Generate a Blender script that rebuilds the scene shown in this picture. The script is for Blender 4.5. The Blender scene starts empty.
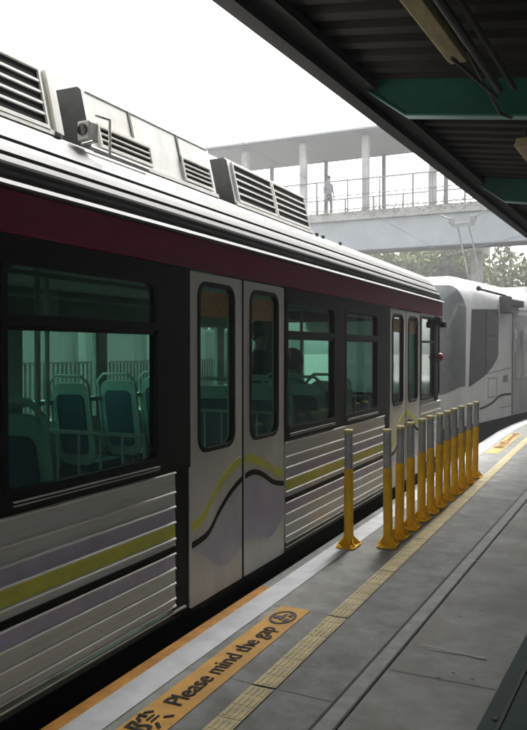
import bpy, bmesh, math, random
from mathutils import Vector, Matrix
random.seed(7)
R = math.radians
S = bpy.context.scene
COL = S.collection

# ---------------------------------------------------------------- camera, light, exposure
YAW = 25.2
cd = bpy.data.cameras.new('camera'); cam = bpy.data.objects.new('camera', cd); COL.objects.link(cam)
cam.location = (0, 0, 1.5); cam.rotation_euler = (R(90 - 1.055), 0, R(YAW))
cd.sensor_fit = 'VERTICAL'; cd.sensor_height = 24; cd.lens = 24 * 760 / 730
cd.clip_end = 2000; cd.clip_start = 0.05
S.camera = cam
SUN_EL, SUN_AZ = 55, 4          # azimuth clockwise from +Y
w = bpy.data.worlds.new('World'); S.world = w; w.use_nodes = True
nt = w.node_tree; bg = nt.nodes['Background']
sky = nt.nodes.new('ShaderNodeTexSky'); sky.sky_type = 'NISHITA'; sky.sun_disc = False
sky.sun_elevation = R(SUN_EL); sky.sun_rotation = R(SUN_AZ); sky.dust_density = 5; sky.air_density = 1.2
hs = nt.nodes.new('ShaderNodeHueSaturation'); hs.inputs['Saturation'].default_value = 0.10
nt.links.new(sky.outputs[0], hs.inputs['Color']); nt.links.new(hs.outputs[0], bg.inputs[0])
bg.inputs[1].default_value = 0.15
sd = bpy.data.lights.new('sun', 'SUN'); sd.energy = 1.3; sd.angle = R(20); sd.color = (1, .97, .93)
sun = bpy.data.objects.new('sun', sd); COL.objects.link(sun); sun.location = (0, 0, 30)
dv = Vector((math.sin(R(SUN_AZ)) * math.cos(R(SUN_EL)), math.cos(R(SUN_AZ)) * math.cos(R(SUN_EL)), math.sin(R(SUN_EL))))
sun.rotation_euler = dv.to_track_quat('Z', 'Y').to_euler()
S.view_settings.view_transform = 'Standard'; S.view_settings.look = 'None'
S.view_settings.gamma = 1; S.view_settings.exposure = 2.1; S.view_settings.use_curve_mapping = False

# ---------------------------------------------------------------- materials
def mat(name, c, rough=.5, metal=0, var=.15, scale=3, bump=0, bscale=60, c2=None, stretch=None, coat=0, spec=.5, grime=None):
    m = bpy.data.materials.new(name); m.use_nodes = True
    n = m.node_tree; b = n.nodes['Principled BSDF']; L = n.links.new
    b.inputs['Roughness'].default_value = rough; b.inputs['Metallic'].default_value = metal
    b.inputs['Specular IOR Level'].default_value = spec
    if coat: b.inputs['Coat Weight'].default_value = coat
    tc = n.nodes.new('ShaderNodeTexCoord'); mp = n.nodes.new('ShaderNodeMapping')
    L(tc.outputs['Object'], mp.inputs[0])
    if stretch: mp.inputs['Scale'].default_value = stretch
    nz = n.nodes.new('ShaderNodeTexNoise'); nz.inputs['Scale'].default_value = scale
    nz.inputs['Detail'].default_value = 7; nz.inputs['Roughness'].default_value = .65
    oi = n.nodes.new('ShaderNodeObjectInfo'); va = n.nodes.new('ShaderNodeVectorMath'); va.operation = 'MULTIPLY_ADD'
    va.inputs[1].default_value = (37, 53, 71); L(oi.outputs['Random'], va.inputs[0]); L(mp.outputs[0], va.inputs[2])
    L(va.outputs[0], nz.inputs['Vector'])
    cr = n.nodes.new('ShaderNodeValToRGB')
    a = c2 or tuple(x * (1 - var) for x in c); e = c if c2 else tuple(min(1, x * (1 + var)) for x in c)
    cr.color_ramp.elements[0].position = .35; cr.color_ramp.elements[1].position = .68
    cr.color_ramp.elements[0].color = (*a, 1); cr.color_ramp.elements[1].color = (*e, 1)
    L(nz.outputs[0], cr.inputs[0])
    if grime:
        g1 = n.nodes.new('ShaderNodeTexNoise'); g1.inputs['Scale'].default_value = grime[0]; g1.inputs['Detail'].default_value = 9; g1.inputs['Roughness'].default_value = .7
        gm = n.nodes.new('ShaderNodeMapping'); gm.inputs['Scale'].default_value = grime[2]; L(va.outputs[0], gm.inputs[0]); L(gm.outputs[0], g1.inputs['Vector'])
        gr = n.nodes.new('ShaderNodeValToRGB'); gr.color_ramp.elements[0].position = .42; gr.color_ramp.elements[1].position = .60
        k = 1 - grime[1]; gr.color_ramp.elements[0].color = (k, k * .97, k * .92, 1); gr.color_ramp.elements[1].color = (1, 1, 1, 1)
        mm = n.nodes.new('ShaderNodeMix'); mm.data_type = 'RGBA'; mm.blend_type = 'MULTIPLY'; mm.inputs[0].default_value = 1
        L(g1.outputs[0], gr.inputs[0]); L(cr.outputs[0], mm.inputs[6]); L(gr.outputs[0], mm.inputs[7]); L(mm.outputs[2], b.inputs['Base Color'])
    else: L(cr.outputs[0], b.inputs['Base Color'])
    mr = n.nodes.new('ShaderNodeMapRange'); mr.inputs['To Min'].default_value = max(.02, rough - .08); mr.inputs['To Max'].default_value = min(1, rough + .12)
    L(nz.outputs[0], mr.inputs[0]); L(mr.outputs[0], b.inputs['Roughness'])
    if bump:
        n2 = n.nodes.new('ShaderNodeTexNoise'); n2.inputs['Scale'].default_value = bscale; n2.inputs['Detail'].default_value = 5
        L(mp.outputs[0], n2.inputs['Vector'])
        bp = n.nodes.new('ShaderNodeBump'); bp.inputs['Strength'].default_value = bump; bp.inputs['Distance'].default_value = .01
        L(n2.outputs[0], bp.inputs['Height']); L(bp.outputs[0], b.inputs['Normal'])
    return m

def glass(name, tint, ior=1.5, rough=.02):
    m = bpy.data.materials.new(name); m.use_nodes = True
    n = m.node_tree; n.nodes.clear(); L = n.links.new
    o = n.nodes.new('ShaderNodeOutputMaterial'); mx = n.nodes.new('ShaderNodeMixShader')
    t = n.nodes.new('ShaderNodeBsdfTransparent'); t.inputs[0].default_value = (*tint, 1)
    g = n.nodes.new('ShaderNodeBsdfGlossy'); g.inputs['Roughness'].default_value = rough
    ge = n.nodes.new('ShaderNodeNewGeometry'); dt = n.nodes.new('ShaderNodeVectorMath'); dt.operation = 'DOT_PRODUCT'
    L(ge.outputs['Normal'], dt.inputs[0]); L(ge.outputs['Incoming'], dt.inputs[1])
    def mth(op, a, b_=None):
        q = n.nodes.new('ShaderNodeMath'); q.operation = op
        for i, x in enumerate((a, b_)):
            if x is None: continue
            if isinstance(x, (int, float)): q.inputs[i].default_value = x
            else: L(x, q.inputs[i])
        return q.outputs[0]
    f0 = ((ior - 1) / (ior + 1)) ** 2
    k_ = mth('POWER', mth('SUBTRACT', 1.0, mth('ABSOLUTE', dt.outputs['Value'])), 5.0)
    L(mth('ADD', mth('MULTIPLY', k_, 1 - f0), f0), mx.inputs[0]); L(t.outputs[0], mx.inputs[1]); L(g.outputs[0], mx.inputs[2]); L(mx.outputs[0], o.inputs[0])
    return m

M = {}
M['concrete'] = mat('platform concrete', (.25, .255, .245), .68, grime=(5, .28, (1, 1, 1)), var=.30, scale=1.2, bump=.35, bscale=90)
M['concrete2'] = mat('platform concrete pale', (.275, .275, .255), .66, grime=(3.5, .25, (1, 1, 1)), var=.25, scale=1.1, bump=.3, bscale=110)
M['joint'] = mat('joint filler', (.07, .07, .065), .8)
M['drainlid'] = mat('channel lid', (.20, .20, .185), .55, var=.3, scale=9, bump=.3)
M['white_line'] = mat('white line paint', (.56, .58, .60), .55, var=.16, scale=5, bump=.15)
M['orange_line'] = mat('orange line paint', (.55, .25, .04), .5, var=.3, scale=9, bump=.2)
M['tactile'] = mat('tactile tile', (.56, .47, .25), .6, var=.22, scale=8, bump=.3)
M['sign_orange'] = mat('sign orange', (.54, .28, .035), .6, var=.18, scale=7, bump=.15)
M['black_print'] = mat('black print', (.025, .022, .02), .5)
M['ground'] = mat('ground', (.16, .15, .13), .9, var=.3, scale=.5, bump=.5, bscale=20)
M['ballast'] = mat('ballast', (.13, .12, .105), .9, var=.5, scale=20, bump=1, bscale=30)
M['rail'] = mat('rail steel', (.25, .22, .2), .4, 1)
M['maroon'] = mat('maroon paint', (.25, .014, .055), .5, grime=(3, .2, (1, .5, 1.5)), var=.14, scale=2, spec=.2, stretch=(1, .3, 2))
M['steel'] = mat('brushed steel', (.62, .64, .63), .42, .1, grime=(3, .08, (1, 1, 2)), var=.06, scale=5, stretch=(3, .5, 8))
M['ridge'] = mat('ridge highlight', (.70, .70, .66), .4, .3, var=.12, scale=5)  # paler than the panel steel to paint the highlight along each ridge
M['lilac'] = mat('lilac vinyl', (.48, .45, .60), .45, .25, var=.14, scale=5)
M['olive'] = mat('olive vinyl', (.62, .62, .08), .45, .1, var=.12, scale=5)
M['black'] = mat('black paint', (.006, .006, .006), .5, spec=.12, var=.2, scale=4)
M['rubber'] = mat('black rubber', (.006, .006, .006), .5, spec=.15)
M['door'] = mat('door enamel', (.68, .665, .62), .42, .1, grime=(3, .06, (1, 1.6, .7)), var=.07, scale=2.5, stretch=(1, 1, .4))
M['swirl'] = mat('swirl vinyl', (.60, .58, .60), .42, .1, scale=2.2, c2=(.40, .36, .50))
M['roof'] = mat('roof aluminium', (.14, .14, .137), .6, .12, grime=(4, .25, (1, .4, 1)), var=.16, scale=4, stretch=(2, .3, 2))
M['roof_dark'] = mat('roof groove', (.06, .06, .06), .6, .2)
M['unit'] = mat('roof unit paint', (.80, .80, .77), .45, grime=(4, .13, (1, 1.2, .6)), var=.10, scale=2.2, bump=.1, bscale=12)
M['unit_edge'] = mat('roof unit end shade and seams', (.10, .10, .095), .7, var=.35, scale=6)  # dark tone paints shade onto unit end faces; also seams and latches
M['void'] = mat('louvre gap shade', (.006, .006, .006), .9)  # black sheet painted in for the shade between louvre slats
M['trim'] = mat('pale trim', (.62, .63, .6), .35, .5)
M['glass'] = glass('tinted window glass', (.63, .79, .73), 1.5)
M['glass_dark'] = glass('dark hopper glass', (.48, .58, .53), 1.45)
M['interior'] = mat('interior lining', (.42, .50, .46), .5)
M['interior_floor'] = mat('interior floor', (.09, .10, .10), .5)
M['seat'] = mat('seat shell', (.48, .74, .68), .4)
M['seat_blue'] = mat('seat blue pad', (.05, .15, .25), .6)
M['mint'] = mat('mint rail', (.62, .80, .74), .35)
M['sticker'] = mat('amber sticker', (.24, .14, .03), .5, var=.6, scale=34, stretch=(1, 1, 3))
M['red_lamp'] = mat('red lamp lens', (.22, .012, .03), .35)
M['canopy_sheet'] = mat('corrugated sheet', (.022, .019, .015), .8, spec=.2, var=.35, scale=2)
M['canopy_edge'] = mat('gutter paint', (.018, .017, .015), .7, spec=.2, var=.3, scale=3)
M['green'] = mat('green steel paint', (.008, .085, .06), .5, spec=.25, var=.2, scale=3)
M['plate'] = mat('dark green plate', (.008, .035, .025), .6, spec=.2, var=.4)
M['green_edge'] = mat('green flange paint', (.05, .20, .14), .3, .2, var=.2, scale=3)
M['tube_case'] = mat('lamp housing', (.34, .27, .12), .6, var=.3, scale=6, stretch=(3, .7, 3))
M['conduit'] = mat('conduit grey', (.05, .046, .04), .6, 0, spec=.3)
M['post_yellow'] = mat('bollard yellow', (.90, .53, .015), .55, grime=(14, .15, (1, 1, .6)), var=.10, scale=9, spec=.3)
M['post_grey'] = mat('bollard sleeve', (.42, .44, .46), .4, .2, grime=(16, .15, (1, 1, .5)), var=.1, scale=15)
M['post_cap'] = mat('bollard cap', (.68, .58, .25), .4)
M['bridge'] = mat('bridge paint', (.29, .315, .335), .6, var=.12, scale=1)
M['bridge_dark'] = mat('bridge shade and wire', (.045, .045, .045), .6)  # paints shade on the roof underside and far columns; also the wire
M['bridge_wall'] = mat('wall paint', (.22, .22, .21), .7)
M['bridge_rail'] = mat('bridge rail', (.16, .165, .16), .5)
M['bridge_conc'] = mat('bridge concrete', (.34, .34, .32), .7, var=.25, scale=2)
M['white_shell'] = mat('white tram shell', (.56, .57, .57), .4, var=.08, scale=2, coat=.1)
M['tinted'] = mat('tinted screen', (.13, .14, .14), .12, var=.3, scale=2, spec=.4)
M['tinted2'] = mat('tinted cab window', (.012, .016, .015), .15, var=.3, scale=2, spec=.22)
M['grey_panel'] = mat('grey tram panel', (.30, .31, .31), .4)
M['bark'] = mat('bark', (.12, .09, .06), .9, var=.3, scale=8, bump=.5)
M['leaf'] = mat('leaves', (.13, .17, .03), .6, var=.5, scale=1.3)
M['leaf2'] = mat('pale leaves', (.16, .18, .09), .6, var=.5, scale=1.3)
M['skin'] = mat('skin', (.48, .28, .19), .5, var=.06)
M['hair'] = mat('hair', (.012, .010, .009), .5)
M['teal_cloth'] = mat('teal cloth', (.06, .42, .45), .8, bump=.2, bscale=25)
M['dark_cloth'] = mat('dark cloth', (.03, .032, .038), .8, bump=.2, bscale=25)
M['pale_cloth'] = mat('pale cloth', (.20, .21, .22), .8, bump=.2, bscale=25)
M['lens'] = mat('dark lens', (.01, .01, .012), .12)

# ---------------------------------------------------------------- helpers
OFF = {}
def tag(o, label=None, cat=None, group=None, kind=None):
    for k, v in (('label', label), ('category', cat), ('group', group), ('kind', kind)):
        if v: o[k] = v
    return o
def thing(name, loc, label, cat, group=None, rz=0, frame=None):
    """Empty at the thing's base; frame = origin (in the empty's axes) the parts are modelled about"""
    o = bpy.data.objects.new(name, None); COL.objects.link(o); o.empty_display_size = .2
    o.location = loc; o.rotation_euler = (0, 0, R(rz)); tag(o, label, cat, group)
    if frame: OFF[o.name] = frame
    return o
def link(name, me, mats, parent=None, smooth=False, bevel=0):
    o = bpy.data.objects.new(name, me); COL.objects.link(o)
    idx = [p.material_index for p in me.polygons] if isinstance(mats, (list, tuple)) else None
    me.materials.clear()
    for m in (mats if isinstance(mats, (list, tuple)) else [mats]): me.materials.append(m)
    if idx:
        for p, i in zip(me.polygons, idx): p.material_index = i
    if parent:
        o.parent = parent
        if parent.name in OFF: o.location = OFF[parent.name]
    if smooth:
        for p in me.polygons: p.use_smooth = True
    if bevel:
        b = o.modifiers.new('b', 'BEVEL'); b.width = bevel; b.segments = 2; b.limit_method = 'ANGLE'; b.angle_limit = R(40)
    return o
class MB:
    def __init__(s): s.v = []; s.f = []; s.m = []
    def add(s, vs, fs, mi=0):
        k = len(s.v); s.v += [tuple(x) for x in vs]; s.f += [[i + k for i in f] for f in fs]; s.m += [mi] * len(fs); return s
    def box(s, x0, x1, y0, y1, z0, z1, mi=0):
        vs = [(x, y, z) for z in (z0, z1) for y in (y0, y1) for x in (x0, x1)]
        return s.add(vs, [(0, 2, 3, 1), (4, 5, 7, 6), (0, 1, 5, 4), (1, 3, 7, 5), (3, 2, 6, 7), (2, 0, 4, 6)], mi)
    def quad(s, a, b, c, d, mi=0): return s.add([a, b, c, d], [(0, 1, 2, 3)], mi)
    def prism_y(s, prof, y0, y1, mi=0, cap=True):      # prof: closed (x,z) loop
        n = len(prof)
        vs = [(x, y0, z) for x, z in prof] + [(x, y1, z) for x, z in prof]
        fs = [(i, (i + 1) % n, n + (i + 1) % n, n + i) for i in range(n)]
        if cap: fs += [tuple(range(n))[::-1], tuple(range(n, 2 * n))]
        return s.add(vs, fs, mi)
    def tube(s, p0, p1, r, r2=None, n=10, mi=0, cap=True):
        p0, p1 = Vector(p0), Vector(p1); r2 = r if r2 is None else r2
        d = (p1 - p0).normalized(); q = d.to_track_quat('Z', 'Y')
        vs = [p0 + q @ Vector((r * math.cos(2 * math.pi * i / n), r * math.sin(2 * math.pi * i / n), 0)) for i in range(n)]
        vs += [p1 + q @ Vector((r2 * math.cos(2 * math.pi * i / n), r2 * math.sin(2 * math.pi * i / n), 0)) for i in range(n)]
        fs = [(i, (i + 1) % n, n + (i + 1) % n, n + i) for i in range(n)]
        if cap: fs += [tuple(range(n))[::-1], tuple(range(n, 2 * n))]
        return s.add(vs, fs, mi)
    def ball(s, c, r, mi=0, n=10, sq=(1, 1, 1)):
        vs = []; fs = []
        for j in range(n + 1):
            t = math.pi * j / n
            for i in range(n): 
                p = 2 * math.pi * i / n
                vs.append((c[0] + sq[0] * r * math.sin(t) * math.cos(p), c[1] + sq[1] * r * math.sin(t) * math.sin(p), c[2] + sq[2] * r * math.cos(t)))
        for j in range(n):
            for i in range(n): fs.append((j * n + i, (j + 1) * n + i, (j + 1) * n + (i + 1) % n, j * n + (i + 1) % n))
        return s.add(vs, fs, mi)
    def mesh(s, name):
        me = bpy.data.meshes.new(name); me.from_pydata(s.v, [], s.f)
        for p, i in zip(me.polygons, s.m): p.material_index = i
        me.update(); return me
    def build(s, name, mats, parent=None, smooth=False, bevel=0):
        return link(name, s.mesh(name), mats, parent, smooth, bevel)

def rrect(x0, x1, y0, y1, r=.05, n=6):
    pts = []
    for cx, cy, a in ((x1 - r, y0 + r, -90), (x1 - r, y1 - r, 0), (x0 + r, y1 - r, 90), (x0 + r, y0 + r, 180)):
        for i in range(n + 1):
            t = R(a + 90 * i / n); pts.append((cx + r * math.cos(t), cy + r * math.sin(t)))
    return pts
def ellipse(cx, cy, rx, ry, n=28): return [(cx + rx * math.cos(2 * math.pi * i / n), cy + ry * math.sin(2 * math.pi * i / n)) for i in range(n)]
def curve_mesh(loops, thick, bevel=0):
    c = bpy.data.curves.new('c', 'CURVE'); c.dimensions = '2D'; c.fill_mode = 'BOTH'; c.extrude = max(thick / 2 - bevel, 0)
    c.bevel_depth = bevel; c.bevel_resolution = 2; c.offset = -bevel
    for lp in loops:
        s = c.splines.new('POLY'); s.points.add(len(lp) - 1)
        for p, q in zip(s.points, lp): p.co = (q[0], q[1], 0, 1)
        s.use_cyclic_u = True
    o = bpy.data.objects.new('c', c); me = bpy.data.meshes.new_from_object(o)
    bpy.data.objects.remove(o); bpy.data.curves.remove(c); return me
def side_plate(name, loops, x0, x1, m, parent, bevel=0):    # 2-D coords are (y, z); thickness along x
    me = curve_mesh(loops, x1 - x0, bevel); xc = (x0 + x1) / 2
    for v in me.vertices: a = v.co.copy(); v.co = (a.z + xc, a.x, a.y)
    return link(name, me, m, parent)
def text_mesh(txt, size, thick=.002, xs=1.0):
    c = bpy.data.curves.new('t', 'FONT'); c.body = txt; c.size = size; c.extrude = thick / 2; c.align_x = 'LEFT'
    c.offset = size * .012
    o = bpy.data.objects.new('t', c); me = bpy.data.meshes.new_from_object(o)
    bpy.data.objects.remove(o); bpy.data.curves.remove(c)
    for v in me.vertices: v.co.x *= xs
    return me
def ribbon(pts, w, up=(0, 1)):                               # widened polyline loop (y, z)
    top = [(p[0], p[1] + w / 2) for p in pts]; bot = [(p[0], p[1] - w / 2) for p in pts][::-1]
    return top + bot
def smooth_pts(pts, n=6):                                    # Catmull-Rom
    P = [pts[0]] + pts + [pts[-1]]; out = []
    for i in range(1, len(P) - 2):
        for k in range(n):
            t = k / n
            out.append(tuple(.5 * (2 * P[i][j] + (P[i + 1][j] - P[i - 1][j]) * t + (2 * P[i - 1][j] - 5 * P[i][j] + 4 * P[i + 1][j] - P[i + 2][j]) * t * t + (3 * P[i][j] - P[i - 1][j] - 3 * P[i + 1][j] + P[i + 2][j]) * t ** 3) for j in range(2)))
    out.append(pts[-1]); return out

# ---------------------------------------------------------------- ground, platform, track
K = math.tan(R(9.1)) / 10
def ex(y):                                                   # the platform edge bends right beyond y = 14
    if y < 14: return 0
    if y < 19: return K * (y - 14) ** 2
    return K * 25 + (y - 19) * math.tan(R(9.1))
YS = [-14, -6] + [i * .5 for i in range(-4, 62)] + [34, 40, 46]
def band(name, o0, o1, z, y0, y1, m, kind='structure', bevel=0, thick=None):
    ys = sorted({y0, y1} | {y for y in YS if y0 < y < y1}); b = MB(); vs = []; n = len(ys)
    for y in ys: vs += [(o0 + ex(y), y, z), (o1 + ex(y), y, z)]
    b.add(vs, [(2 * i, 2 * i + 1, 2 * i + 3, 2 * i + 2) for i in range(n - 1)])
    o = b.build(name, M[m]); tag(o, kind=kind); return o
b = MB(); b.box(-600, 600, -600, 600, -1.3, -1.2); tag(b.build('ground', M['ground']), kind='structure')
b = MB(); b.box(-8.6, -2.2, -14, 17, -1.19, -1.0); tag(b.build('track_bed', M['ballast']), kind='structure')
EDGE = -2.07
ys = YS; b = MB(); vs = []
for y in ys:
    e = ex(y)
    vs += [(EDGE + e, y, -1.15), (EDGE + e, y, -.16), (EDGE - .0 + e, y, 0), (9, y, 0), (9, y, -1.15)]
n = len(ys)
b.add(vs, [(5 * i + j, 5 * i + 5 + j, 5 * i + 6 + j, 5 * i + 1 + j) for i in range(n - 1) for j in range(4)])
tag(b.build('platform', M['concrete']), kind='structure')
band('orange_edge_line', EDGE + .004, -2.000, .004, -14, 4.35, 'orange_line')
band('white_edge_line', -2.000, -1.845, .004, -14, 46, 'white_line')
# paler slabs to the right of the drain channel (skewed slightly to the edge)
def gx(y): return -1.075 + (y - 3.4) * .032
b = MB(); b.quad((gx(-14) + .09, -14, .004), (8.9, -14, .004), (8.9, 46, .004), (gx(46) + .09, 46, .004)); tag(b.build('platform_paving', M['concrete2']), kind='structure')
b = MB(); b.quad((gx(-14), -14, .006), (gx(-14) + .075, -14, .006), (gx(46) + .075, 46, .006), (gx(46), 46, .006)); tag(b.build('channel_cover', M['drainlid']), kind='structure')
b = MB()
for o in (-.011, .075):
    b.quad((gx(-14) + o, -14, .009), (gx(-14) + o + .011, -14, .009), (gx(46) + o + .011, 46, .009), (gx(46) + o, 46, .009))
y = -5.8
while y < 30:
    b.quad((-1.845 + ex(y), y, .0025), (gx(y), y - .03, .0025), (gx(y), y - .026, .0025), (-1.845 + ex(y), y + .004, .0025)); y += .985
y = -5.4
while y < 30:
    b.quad((gx(y) + .1, y, .007), (8, y - .1, .007), (8, y - .095, .007), (gx(y) + .1, y + .005, .007)); y += 2.95
tag(b.build('paving_joints', M['joint']), kind='structure')
# tactile strip: tiles with raised bars
b = MB(); y = -5.8
while y < 32:
    for k in range(3):
        a0, a1 = y + k * .3275 + .003, y + (k + 1) * .3275 - .003
        if k == 2: a1 -= .012
        e0, e1 = ex(a0), ex(a1)
        b.add([(-1.485 + e0, a0, .006), (-1.375 + e0, a0, .006), (-1.375 + e1, a1, .006), (-1.485 + e1, a1, .006)], [(0, 1, 2, 3)])
        if y < 16:
            for j in range(4):
                xa = -1.473 + j * .0255
                for q in range(3):
                    ya = a0 + .012 + q * .105
                    b.box(xa + e0, xa + e0 + .012, ya, ya + .075, .006, .0085)
    y += .9825
tag(b.build('tactile_strip', M['tactile']), kind='structure')
b = MB(); b.quad((-1.32, 4.0, .0115), (-.5, 3.86, .0115), (-.5, 3.868, .0115), (-1.32, 4.012, .0115))

# small worn marks on the slabs
b = MB()
def blot(cx, cy, rx, ry, rot=0, n=14):
    pts = []
    for i in range(n):
        t = 2 * math.pi * i / n; k = random.uniform(.7, 1.15); x, y_ = rx * math.cos(t) * k, ry * math.sin(t) * k
        pts.append((cx + x * math.cos(rot) - y_ * math.sin(rot), cy + x * math.sin(rot) + y_ * math.cos(rot), .0115))
    b.add(pts, [tuple(range(n))])
blot(-.79, 3.80, .16, .0075, -.06); blot(-.74, 3.775, .15, .006, .02); blot(-.62, 3.77, .05, .012, 0)
blot(-.93, 5.5, .04, .01, 0)
tag(b.build('pale_scuffs', mat('scuff', (.36, .36, .34), .6, var=.2, scale=30)), kind='structure')
b = MB()
for x, y_ in ((-.69, 3.53), (-.60, 3.50), (-.74, 3.45), (-.72, 4.45), (-.8, 4.3), (-1.6, 6.8), (-.5, 5.9)): blot(x, y_, .012, .007)
tag(b.build('dark_spots', M['joint']), kind='structure')

# rails of the two tracks
for x in (-4.18, -2.75, -8.0, -6.6):
    b = MB(); b.box(x - .035, x + .035, -14, 17, -.99, -.90); b.box(x - .07, x + .07, -14, 17, -1.0, -.99)
    tag(b.build('rail', M['rail']), kind='structure')

# floor signs: orange panel, black lettering, pictogram
def floor_sign(y0, label, first):
    L_ = 3.0
    r = thing('floor_sign', (-1.705, y0, .004), label, 'floor sign', 'orange warning panels painted along the platform edge')
    if first is None:
        def flat(name, loops, m, z=.0015):
            me = curve_mesh(loops, .002)
            for v in me.vertices: a = v.co.copy(); v.co = (-a.y, a.x, z + a.z)
            return link(name, me, m, r)
        b = MB(); b.quad((-.09, 0, 0), (.095, 0, 0), (.095, L_, 0), (-.09, L_, 0)); b.build('panel', M['sign_orange'], r)
        me = text_mesh('Please mind the gap', .128, xs=.93)
        xs = [v.co.x for v in me.vertices]; wd = max(xs) - min(xs); k = .99 / wd
        for v in me.vertices: a = v.co.copy(); v.co = (-(a.y - .038), 1.655 + a.x * k, .0035)
        link('lettering', me, M['black_print'], r)
        me = text_mesh('請小心空隙', .19)
        xs = [v.co.x for v in me.vertices]; wd = max(xs) - min(xs); k = .95 / wd
        for v in me.vertices: a = v.co.copy(); v.co = (-(a.y - .068) * .85, .63 + a.x * k, .0035)
        link('lettering', me, M['black_print'], r)
        c = 2.82
        em = flat('emblem', [ellipse(c, 0, .105, .072), ellipse(c, 0, .088, .058)], M['black_print'], .0035)
        # a foot stepping over a gap, inside the ring
        flat('pictogram', [[(c - .07, -.022), (c - .015, -.022), (c - .015, -.045), (c - .05, -.045)]], M['black_print'], .0035)
        flat('pictogram', [[(c + .02, -.022), (c + .07, -.022), (c + .05, -.045), (c + .02, -.045)]], M['black_print'], .0035)
        flat('pictogram', [[(c - .045, -.012), (c + .055, -.010), (c + .056, .004), (c + .02, .014), (c + .004, .05), (c - .030, .05), (c - .03, .012), (c - .045, .006)]], M['black_print'], .0035)
    else:
        for ch in first.children:
            q = ch.copy(); COL.objects.link(q); q.parent = r
    return r
fs = floor_sign(1.06, 'orange painted panel reading Please mind the gap, nearest to the camera beside the white line', None)
floor_sign(11.45, 'far orange painted panel beyond the row of yellow posts', fs)

# ---------------------------------------------------------------- first tram
T = thing('tram', (-2.15, 2.0, -.95), 'maroon and ribbed steel tram with black window bands and roof vents, nearest along the platform', 'tram', frame=(0, -2.0, .95))
Y0, Y1 = -5.6, 10.12
bays = [  # y0, panel end, next door, windows
    (-5.45, -1.0, -.80, [(-3.35, -2.3), (-2.0, -1.04)]),
    (.93, 3.47, 3.62, [(.98, 1.98), (2.235, 3.30)]),
    (4.93, 7.44, 7.63, [(4.975, 5.95), (6.25, 7.18)])]
doors = [(-.38, .93), (3.62, 4.93), (7.63, 8.92)]
ridges = [.850, .745, .667, .584, .496, .459, .416, .336, .256, .175, .135]
bandm = [0, 0, 2, 3, 0, 4, 2, 0, 0, 0]                       # materials between ridges
for (a, pe, nd, wins) in bays:
    # ribbed lower panel
    b = MB()
    for i in range(len(ridges) - 1):
        z1, z0 = ridges[i], ridges[i + 1]; mi = bandm[i]
        zs = [z1, z1 - .010, z0 + .010, z0]; xs = [.0, -.007, -.004, .0]
        for k in range(3):
            b.quad((xs[k + 1], a + .01, zs[k + 1]), (xs[k + 1], pe, zs[k + 1]), (xs[k], pe, zs[k]), (xs[k], a + .01, zs[k]), mi if k == 1 else (4 if mi == 4 else 0))
    b.box(-.06, -.008, a + .01, pe, .135, .85, 0)
    for z in ridges:
        if z == .459: continue
        b.prism_y([(-.004, z - .006), (.003, z - .006), (.005, z - .002), (.003, z + .002), (-.004, z + .006)], a + .012, pe - .001, 1)
    b.build('body_panel', [M['steel'], M['ridge'], M['lilac'], M['olive'], M['black']], T)
    # black window band with cut-outs
    holes = []
    for (w0, w1) in wins: holes.append(rrect(w0, w1, .945, 1.845, .05))
    side_plate('window_band', [rrect(a, nd, .858, 1.953, .004, 1)] + holes, -.055, 0.0, M['black'], T)
    for (w0, w1) in wins:
        f = side_plate('window', [rrect(w0 - .028, w1 + .028, .917, 1.873, .07), rrect(w0 + .006, w1 - .006, .951, 1.839, .045)], -.02, .003, M['rubber'], T)
        b = MB(); b.box(-.030, .004, w0 + .001, w1 - .001, 1.605, 1.645); b.box(-.036, -.008, w0 + .02, w1 - .02, 1.583, 1.604); b.build('glazing_bar', M['rubber'], T).name = 'glazing_bar'
        b = MB(); b.box(-.026, -.020, w0, w1, .946, 1.606); p = b.build('pane', M['glass'], f); p.location = (0, 0, 0)
        b = MB(); b.box(-.024, -.018, w0, w1, 1.645, 1.844); p = b.build('pane', M['glass_dark'], f); p.location = (0, 0, 0)
        b = MB()
        b.box(0.0, .013, w0 + .03, w1 + .0, .903, .909); b.box(0, .011, w0 + .03, w1 + .0, .889, .894)
        p = b.build('sill_trim', M['trim'], f); p.location = (0, 0, 0)
    # door pocket column below the band
    if pe + .02 < nd:
        b = MB(); b.box(-.06, -.012, pe + .006, nd, .07, .856); b.build('door_pillar', M['black'], T)
# cab end: glass, sill, pillar
side_plate('window_band', [rrect(8.93, 9.86, .858, 1.953, .004, 1), rrect(8.96, 9.64, .93, 1.90, .05)], -.055, 0, M['grey_panel'], T)
f = side_plate('window', [rrect(8.94, 9.66, .91, 1.92, .06), rrect(8.966, 9.634, .936, 1.894, .045)], -.02, .008, M['rubber'], T)
b = MB(); b.box(-.026, -.02, 8.96, 9.64, .93, 1.9); p = b.build('pane', M['glass'], f); p.location = (0, 0, 0)
b = MB(); b.box(-.03, .006, 8.96, 9.64, 1.60, 1.625); p = b.build('glazing_bar', M['rubber'], f); p.location = (0, 0, 0)
b = MB()
for i in range(len(ridges) - 1):
    b.box(-.06, -.004, 8.94, 10.05, ridges[i + 1] + .004, ridges[i] - .004)
    b.box(-.06, .006, 8.94, 10.05, ridges[i] - .004, ridges[i] + .004, 1)
b.build('body_panel', [M['steel'], M['ridge']], T)
b = MB(); b.box(-.10, .012, 9.66, 9.86, .86, 1.95); b.build('corner_pillar', M['rubber'], T, bevel=.02)
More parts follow.
